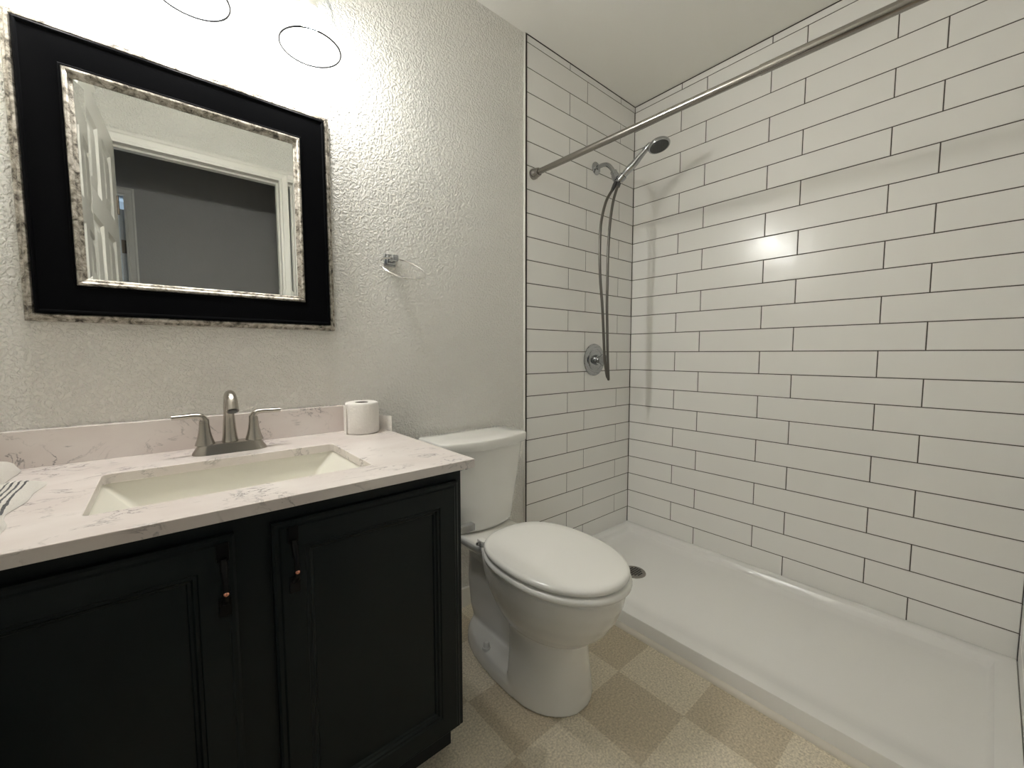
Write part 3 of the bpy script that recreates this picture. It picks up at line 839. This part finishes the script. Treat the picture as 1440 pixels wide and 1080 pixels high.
# foot with ledge
loft(b, [egg(TXc, -0.44, -0.656, -0.12, 0.137, 0.0, 2.1, nb=2.4), egg(TXc, -0.44, -0.654, -0.122, 0.136, 0.030, 2.1, nb=2.4), egg(TXc, -0.44, -0.640, -0.130, 0.125, 0.052, 2.1, nb=2.4), egg(TXc, -0.44, -0.600, -0.16, 0.095, 0.062, 2.1, nb=2.4)])
# front pedestal
loft(b, [egg(TXc, -0.49, -0.655, -0.42, 0.135, 0.002, 2.1, nb=2.8), egg(TXc, -0.48, -0.648, -0.435, 0.132, 0.06, 2.1, nb=4), egg(TXc, -0.48, -0.640, -0.435, 0.124, 0.14, 2.1, nb=4), egg(TXc, -0.48, -0.638, -0.43, 0.120, 0.20, 2.1, nb=4), egg(TXc, -0.48, -0.655, -0.40, 0.121, 0.25, 2.1, nb=3), egg(TXc, -0.49, -0.68, -0.36, 0.125, 0.30, 2.1)])
# bowl
loft(b, [egg(TXc, -0.49, -0.652, -0.36, 0.085, 0.205, 2.1), egg(TXc, -0.50, -0.680, -0.33, 0.128, 0.225, 2.1), egg(TXc, -0.51, -0.718, -0.30, 0.148, 0.262, 2.1), egg(TXc, -0.515, -0.744, -0.27, 0.163, 0.305, 2.1), egg(TXc, -0.52, -0.762, -0.25, 0.172, 0.350, 2.1), egg(TXc, -0.52, -0.768, -0.24, 0.176, 0.390, 2.1), egg(TXc, -0.52, -0.766, -0.24, 0.174, 0.401, 2.1)])
# trapway
loft(b, [egg(TXc, -0.30, -0.50, -0.12, 0.048, 0.03, 2.6), egg(TXc, -0.24, -0.50, -0.10, 0.056, 0.10, 2.6), egg(TXc, -0.22, -0.50, -0.09, 0.058, 0.20, 2.6), egg(TXc, -0.24, -0.52, -0.09, 0.054, 0.30, 2.6), egg(TXc, -0.30, -0.52, -0.07, 0.085, 0.39, 2.6)])
# deck under the tank
loft(b, [egg(TXc, -0.20, -0.44, -0.06, 0.070, 0.335, 2.1, nb=5), egg(TXc, -0.20, -0.45, -0.035, 0.104, 0.368, 2.1, nb=6), egg(TXc, -0.20, -0.46, -0.025, 0.119, 0.386, 2.1, nb=6), egg(TXc, -0.20, -0.46, -0.025, 0.120, 0.402, 2.1, nb=6), egg(TXc, -0.20, -0.45, -0.029, 0.116, 0.408, 2.1, nb=6)])
bowl = obj('bowl', b, M['porc'], to)
md = bowl.modifiers.new('fuse', 'REMESH'); md.mode = 'VOXEL'; md.voxel_size = 0.0045; md.use_smooth_shade = True
md = bowl.modifiers.new('relax', 'SMOOTH'); md.factor = 0.5; md.iterations = 14

def tank_ring(hw, yb, yf, bow, z, r=0.03, inset=0.0, m=10):
    """rounded rectangle whose front side bows outward"""
    base = rrect(TXc, (yb + yf) / 2, hw - inset, (yb - yf) / 2 - inset, r, 0, m)
    # add points along the front edge
    out = []
    for i, p in enumerate(base):
        out.append(p)
        q = base[(i + 1) % len(base)]
        if i % (m + 1) == m:
            for k in range(1, 10): out.append(p.lerp(q, k / 10))
    res = []
    for p in out:
        u = (p.x - TXc) / hw
        t = max(0, (yb - p.y) / (yb - yf))
        res.append(Vector((p.x, p.y - bow * (1 - u * u) * t ** 2, z)))
    return res
b = BM()
loft(b, [tank_ring(0.110, -0.03, -0.165, 0.030, 0.4095, 0.035), tank_ring(0.124, -0.025, -0.178, 0.032, 0.416, 0.035), tank_ring(0.130, -0.022, -0.182, 0.033, 0.428, 0.032), tank_ring(0.148, -0.018, -0.182, 0.034, 0.52, 0.03), tank_ring(0.169, -0.016, -0.180, 0.034, 0.62, 0.028), tank_ring(0.188, -0.016, -0.178, 0.034, 0.7135, 0.026)])
obj('tank', b, M['porc'], to, angle=50)
b = BM()
loft(b, [tank_ring(0.180, -0.014, -0.178, 0.036, 0.7145, 0.03), tank_ring(0.1975, -0.014, -0.186, 0.042, 0.7165, 0.022), tank_ring(0.2005, -0.013, -0.189, 0.042, 0.722, 0.022), tank_ring(0.2005, -0.013, -0.189, 0.042, 0.7465, 0.022), tank_ring(0.199, -0.0145, -0.187, 0.042, 0.7508, 0.022), tank_ring(0.195, -0.017, -0.183, 0.041, 0.7525, 0.022), tank_ring(0.12, -0.06, -0.14, 0.02, 0.7545, 0.02)])
obj('tank_lid', b, M['porc'], to, angle=50)
def seat_ring(k, z, yf=-0.784, hw=0.183, yb=-0.285): return egg(TXc, -0.525, yf + k, yb - k, hw - k, z, 2.08, 64, nb=2.5)
b = BM()
loft(b, [seat_ring(0.008, 0.4030), seat_ring(0.001, 0.406), seat_ring(0.0, 0.411), seat_ring(0.001, 0.418), seat_ring(0.007, 0.4225), seat_ring(0.05, 0.424), seat_ring(0.065, 0.415), seat_ring(0.06, 0.4030)], closed=True)
obj('seat', b, M['seat'], to, angle=60)
b = BM()
loft(b, [seat_ring(0.016, 0.4275, -0.779), seat_ring(0.006, 0.4285, -0.779), seat_ring(0.003, 0.432, -0.779), seat_ring(0.003, 0.439, -0.779), seat_ring(0.007, 0.4445, -0.779), seat_ring(0.016, 0.4480, -0.779), seat_ring(0.05, 0.4505, -0.779), seat_ring(0.13, 0.4515, -0.779)])
obj('lid', b, M['seat'], to, angle=60)
for s in (-1, 1):
    b = BM(); lathe(b, (TXc + s * 0.098, -0.278, 0.4045), (0, 0, 1), [(0, 0.014), (0.008, 0.0135), (0.014, 0.010), (0.016, 0.003)], 20); box(b, TXc + s * 0.098 - 0.012, TXc + s * 0.098 + 0.012, -0.306, -0.270, 0.4075, 0.4265); obj('hinge', b, M['seat'], to, bevel=0.002)
    b = BM(); lathe(b, (TXc + s * 0.108, -0.318, 0.052), (0, 0, 1), [(0, 0.0145), (0.010, 0.0140), (0.011, 0.0105), (0.022, 0.0100), (0.027, 0.0075), (0.029, 0.002)], 20); obj('bolt_cap', b, M['porc'], to, angle=30)
    b = BM(); lathe(b, (TXc + s * 0.1105, -0.288, 0.4175), (s, 0, 0), [(0, 0.006), (0.012, 0.006), (0.014, 0.0045)], 14); obj('hinge_cap', b, M['chrome'], to)
b = BM()
lathe(b, (0.800, -0.196, 0.668), (0, -1, 0), [(0, 0.015), (0.006, 0.015), (0.012, 0.009), (0.020, 0.008)], 20)
tube(b, [(0.800, -0.214, 0.668), (0.782, -0.216, 0.666), (0.758, -0.214, 0.660)], 0.0055, 10, ell=(1.3, 0.8))
obj('flush_lever', b, M['chrome'], to)

# toilet paper holder on the vanity's side
th_ = thing('toilet_paper_holder', 'small chrome paper holder arm on the vanity side by the toilet', 'toilet paper holder', (0.546, -0.50, 0.605))
b = BM(); box(b, 0.5457, 0.552, -0.525, -0.475, 0.585, 0.632); obj('wall_plate', b, M['chrome'], th_, bevel=0.002)
b = BM(); box(b, 0.552, 0.617, -0.514, -0.494, 0.589, 0.608); obj('arm', b, M['chrome'], th_, bevel=0.0018)

# ------------------------------------------------------------------ shower rod
rd = thing('shower_curtain_rod', 'satin metal shower curtain rod spanning the shower opening', 'shower rod', (1.305, -0.75, 1.85))
ra, rb_ = Vector((1.3085, -0.0005, 1.8655)), Vector((1.300, -1.4925, 1.8330))
dd = (rb_ - ra).normalized(); ln = (rb_ - ra).length
b = BM(); lathe(b, ra, dd, [(0.004, 0.0125), (ln * 0.62, 0.0125), (ln * 0.6205, 0.0138), (ln - 0.004, 0.0138)], 28); obj('rod', b, M['rod'], rd)
for p, d_ in ((ra, dd), (rb_, -dd)):
    b = BM(); lathe(b, p, d_, [(0.0, 0.0235), (0.012, 0.0235), (0.016, 0.0215), (0.038, 0.0175), (0.040, 0.0130)], 28); obj('end_flange', b, M['rod'], rd)

# ------------------------------------------------------------------ shower arm with bracket, hand shower, valve
sa = thing('shower_pipe_fitting', 'chrome shower arm with bracket coming out of the tiled wall', 'shower arm', (1.754, 0.0, 2.015))
b = BM(); lathe(b, (1.754, -0.0005, 2.016), (0, -1, 0), [(0, 0.032), (0.003, 0.032), (0.006, 0.028), (0.010, 0.016), (0.013, 0.014)], 32); obj('wall_flange', b, M['chrome'], sa)
b = BM(); tube(b, smooth_path([(1.754, -0.006, 2.016), (1.754, -0.040, 2.019), (1.754, -0.072, 2.010), (1.754, -0.098, 1.984), (1.754, -0.114, 1.955)], 6), 0.0105, 18); obj('pipe', b, M['chrome'], sa)
b = BM(); dv = Vector((0, -0.42, -0.90)).normalized(); lathe(b, (1.754, -0.109, 1.966), dv, [(0, 0.0125), (0.003, 0.0165), (0.022, 0.0165), (0.025, 0.0195), (0.046, 0.0195), (0.053, 0.014), (0.055, 0.006)], 24)
h0, h1 = Vector((1.752, -0.158, 1.918)), Vector((1.769, -0.285, 2.018))
hd = (h1 - h0).normalized()
_, cu, cw = frame_axes(hd)
loft(b, [[h0 + hd * h + (cu * math.cos(t) + cw * math.sin(t)) * r for t in [2 * PI * k / 24 for k in range(24)]] for h, r in ((-0.012, 0.0190), (0.016, 0.0200), (0.016, 0.0170), (-0.012, 0.0160))], closed=True)
tube(b, [(1.754, -0.120, 1.932), (1.753, -0.1385, 1.9270)], 0.008, 16)
obj('bracket', b, M['chrome'], sa)

hs = thing('hand_shower', 'chrome hand shower in the bracket with a long hanging hose', 'hand shower', (1.765, -0.17, 1.93))
b = BM()
mid = h0.lerp(h1, 0.55) + Vector((0, 0, -0.004))
tube(b, smooth_path([h0 - hd * 0.02, h0, h0.lerp(h1, 0.3), mid, h1], 6), lerp_table([(0, 0.0095), (0.14, 0.0115), (0.22, 0.0118), (0.5, 0.0178), (0.75, 0.0165), (0.92, 0.0125), (1, 0.0140)]), 20)
obj('handle', b, M['chrome'], hs, angle=50)
# disc head tilted forward and down
hc = Vector((1.783, -0.337, 2.018)); ax = Vector((-0.03, -0.27, -0.96)).normalized()
b = BM(); lathe(b, hc - ax * 0.016, ax, [(-0.006, 0.006), (-0.002, 0.026), (0.004, 0.039), (0.013, 0.0480), (0.021, 0.0500), (0.026, 0.0480)], 40)
tube(b, [h1 - hd * 0.004, h1 + hd * 0.014, hc - ax * 0.004], lerp_table([(0, 0.0125), (0.5, 0.0135), (1, 0.012)]), 16)
hh = obj('spray_head', b, M['chrome'], hs, angle=50)
b = BM(); lathe(b, hc + ax * 0.0095, ax, [(0, 0.0425), (0.002, 0.042), (0.0025, 0.039)], 36)
_, uu, ww = frame_axes(ax)
for rr_, nn in ((0.009, 6), (0.019, 12), (0.029, 18), (0.036, 24)):
    for k in range(nn):
        a = 2 * PI * k / nn
        lathe(b, hc + ax * 0.0115 + (uu * math.cos(a) + ww * math.sin(a)) * rr_, ax, [(0, 0.0015), (0.003, 0.0011)], 6)
obj('spray_face', b, M['nozzle'], hh)
b = BM()
hp = [(1.746, -0.130, 1.902), (1.724, -0.128, 1.866), (1.684, -0.120, 1.800), (1.658, -0.113, 1.70), (1.650, -0.113, 1.58), (1.655, -0.114, 1.44), (1.672, -0.116, 1.30), (1.686, -0.116, 1.16), (1.697, -0.116, 1.04), (1.714, -0.118, 0.955),
      (1.722, -0.121, 0.938), (1.718, -0.126, 0.940), (1.704, -0.130, 1.04), (1.698, -0.130, 1.16), (1.694, -0.128, 1.30), (1.692, -0.130, 1.44), (1.692, -0.132, 1.58), (1.700, -0.134, 1.70), (1.716, -0.138, 1.80), (1.736, -0.144, 1.866), (1.7475, -0.1475, 1.890)]
tube(b, smooth_path(hp, 8), 0.0068, 12); obj('hose', b, M['hose'], hs)
b = BM(); lathe(b, Vector((1.7475, -0.1300, 1.9045)), Vector((-0.34, 0.02, -0.55)), [(0, 0.0105), (0.02, 0.0105), (0.05, 0.0080)], 16); lathe(b, Vector((1.7497, -0.1475, 1.8965)), Vector((-0.25, 0.06, -0.7)), [(0, 0.0095), (0.02, 0.0085)], 16); obj('hose_nut', b, M['nozzle'], hs)

va = thing('shower_valve', 'round chrome shower valve on the tiled wall below the arm', 'shower valve', (1.7585, 0.0, 1.029))
b = BM(); lathe(b, (1.7585, -0.0005, 1.029), (0, -1, 0), [(0, 0.0850), (0.003, 0.0850), (0.006, 0.0825), (0.009, 0.072), (0.010, 0.060), (0.0085, 0.056), (0.012, 0.050), (0.014, 0.040), (0.015, 0.030)], 56); obj('escutcheon', b, M['chrome'], va, angle=25)
b = BM(); lathe(b, (1.7585, -0.014, 1.029), (0, -1, 0), [(0, 0.028), (0.020, 0.026), (0.022, 0.021), (0.034, 0.020)], 36); obj('sleeve', b, M['chrome'], va, angle=30)
b = BM()
seg = 48
kn = []
for h, r in ((0.044, 0.0225), (0.048, 0.0255), (0.070, 0.0265), (0.080, 0.0245), (0.085, 0.018), (0.086, 0.004)):
    kn.append([Vector((1.7585 + r * (1 - 0.07 * (0.5 + 0.5 * math.cos(6 * t)) * (1 if r > 0.01 else 0)) * math.cos(t), -h, 1.029 + r * (1 - 0.07 * (0.5 + 0.5 * math.cos(6 * t))) * math.sin(t))) for t in [2 * PI * k / seg for k in range(seg)]])
loft(b, kn); obj('knob', b, M['chrome'], va, angle=30)
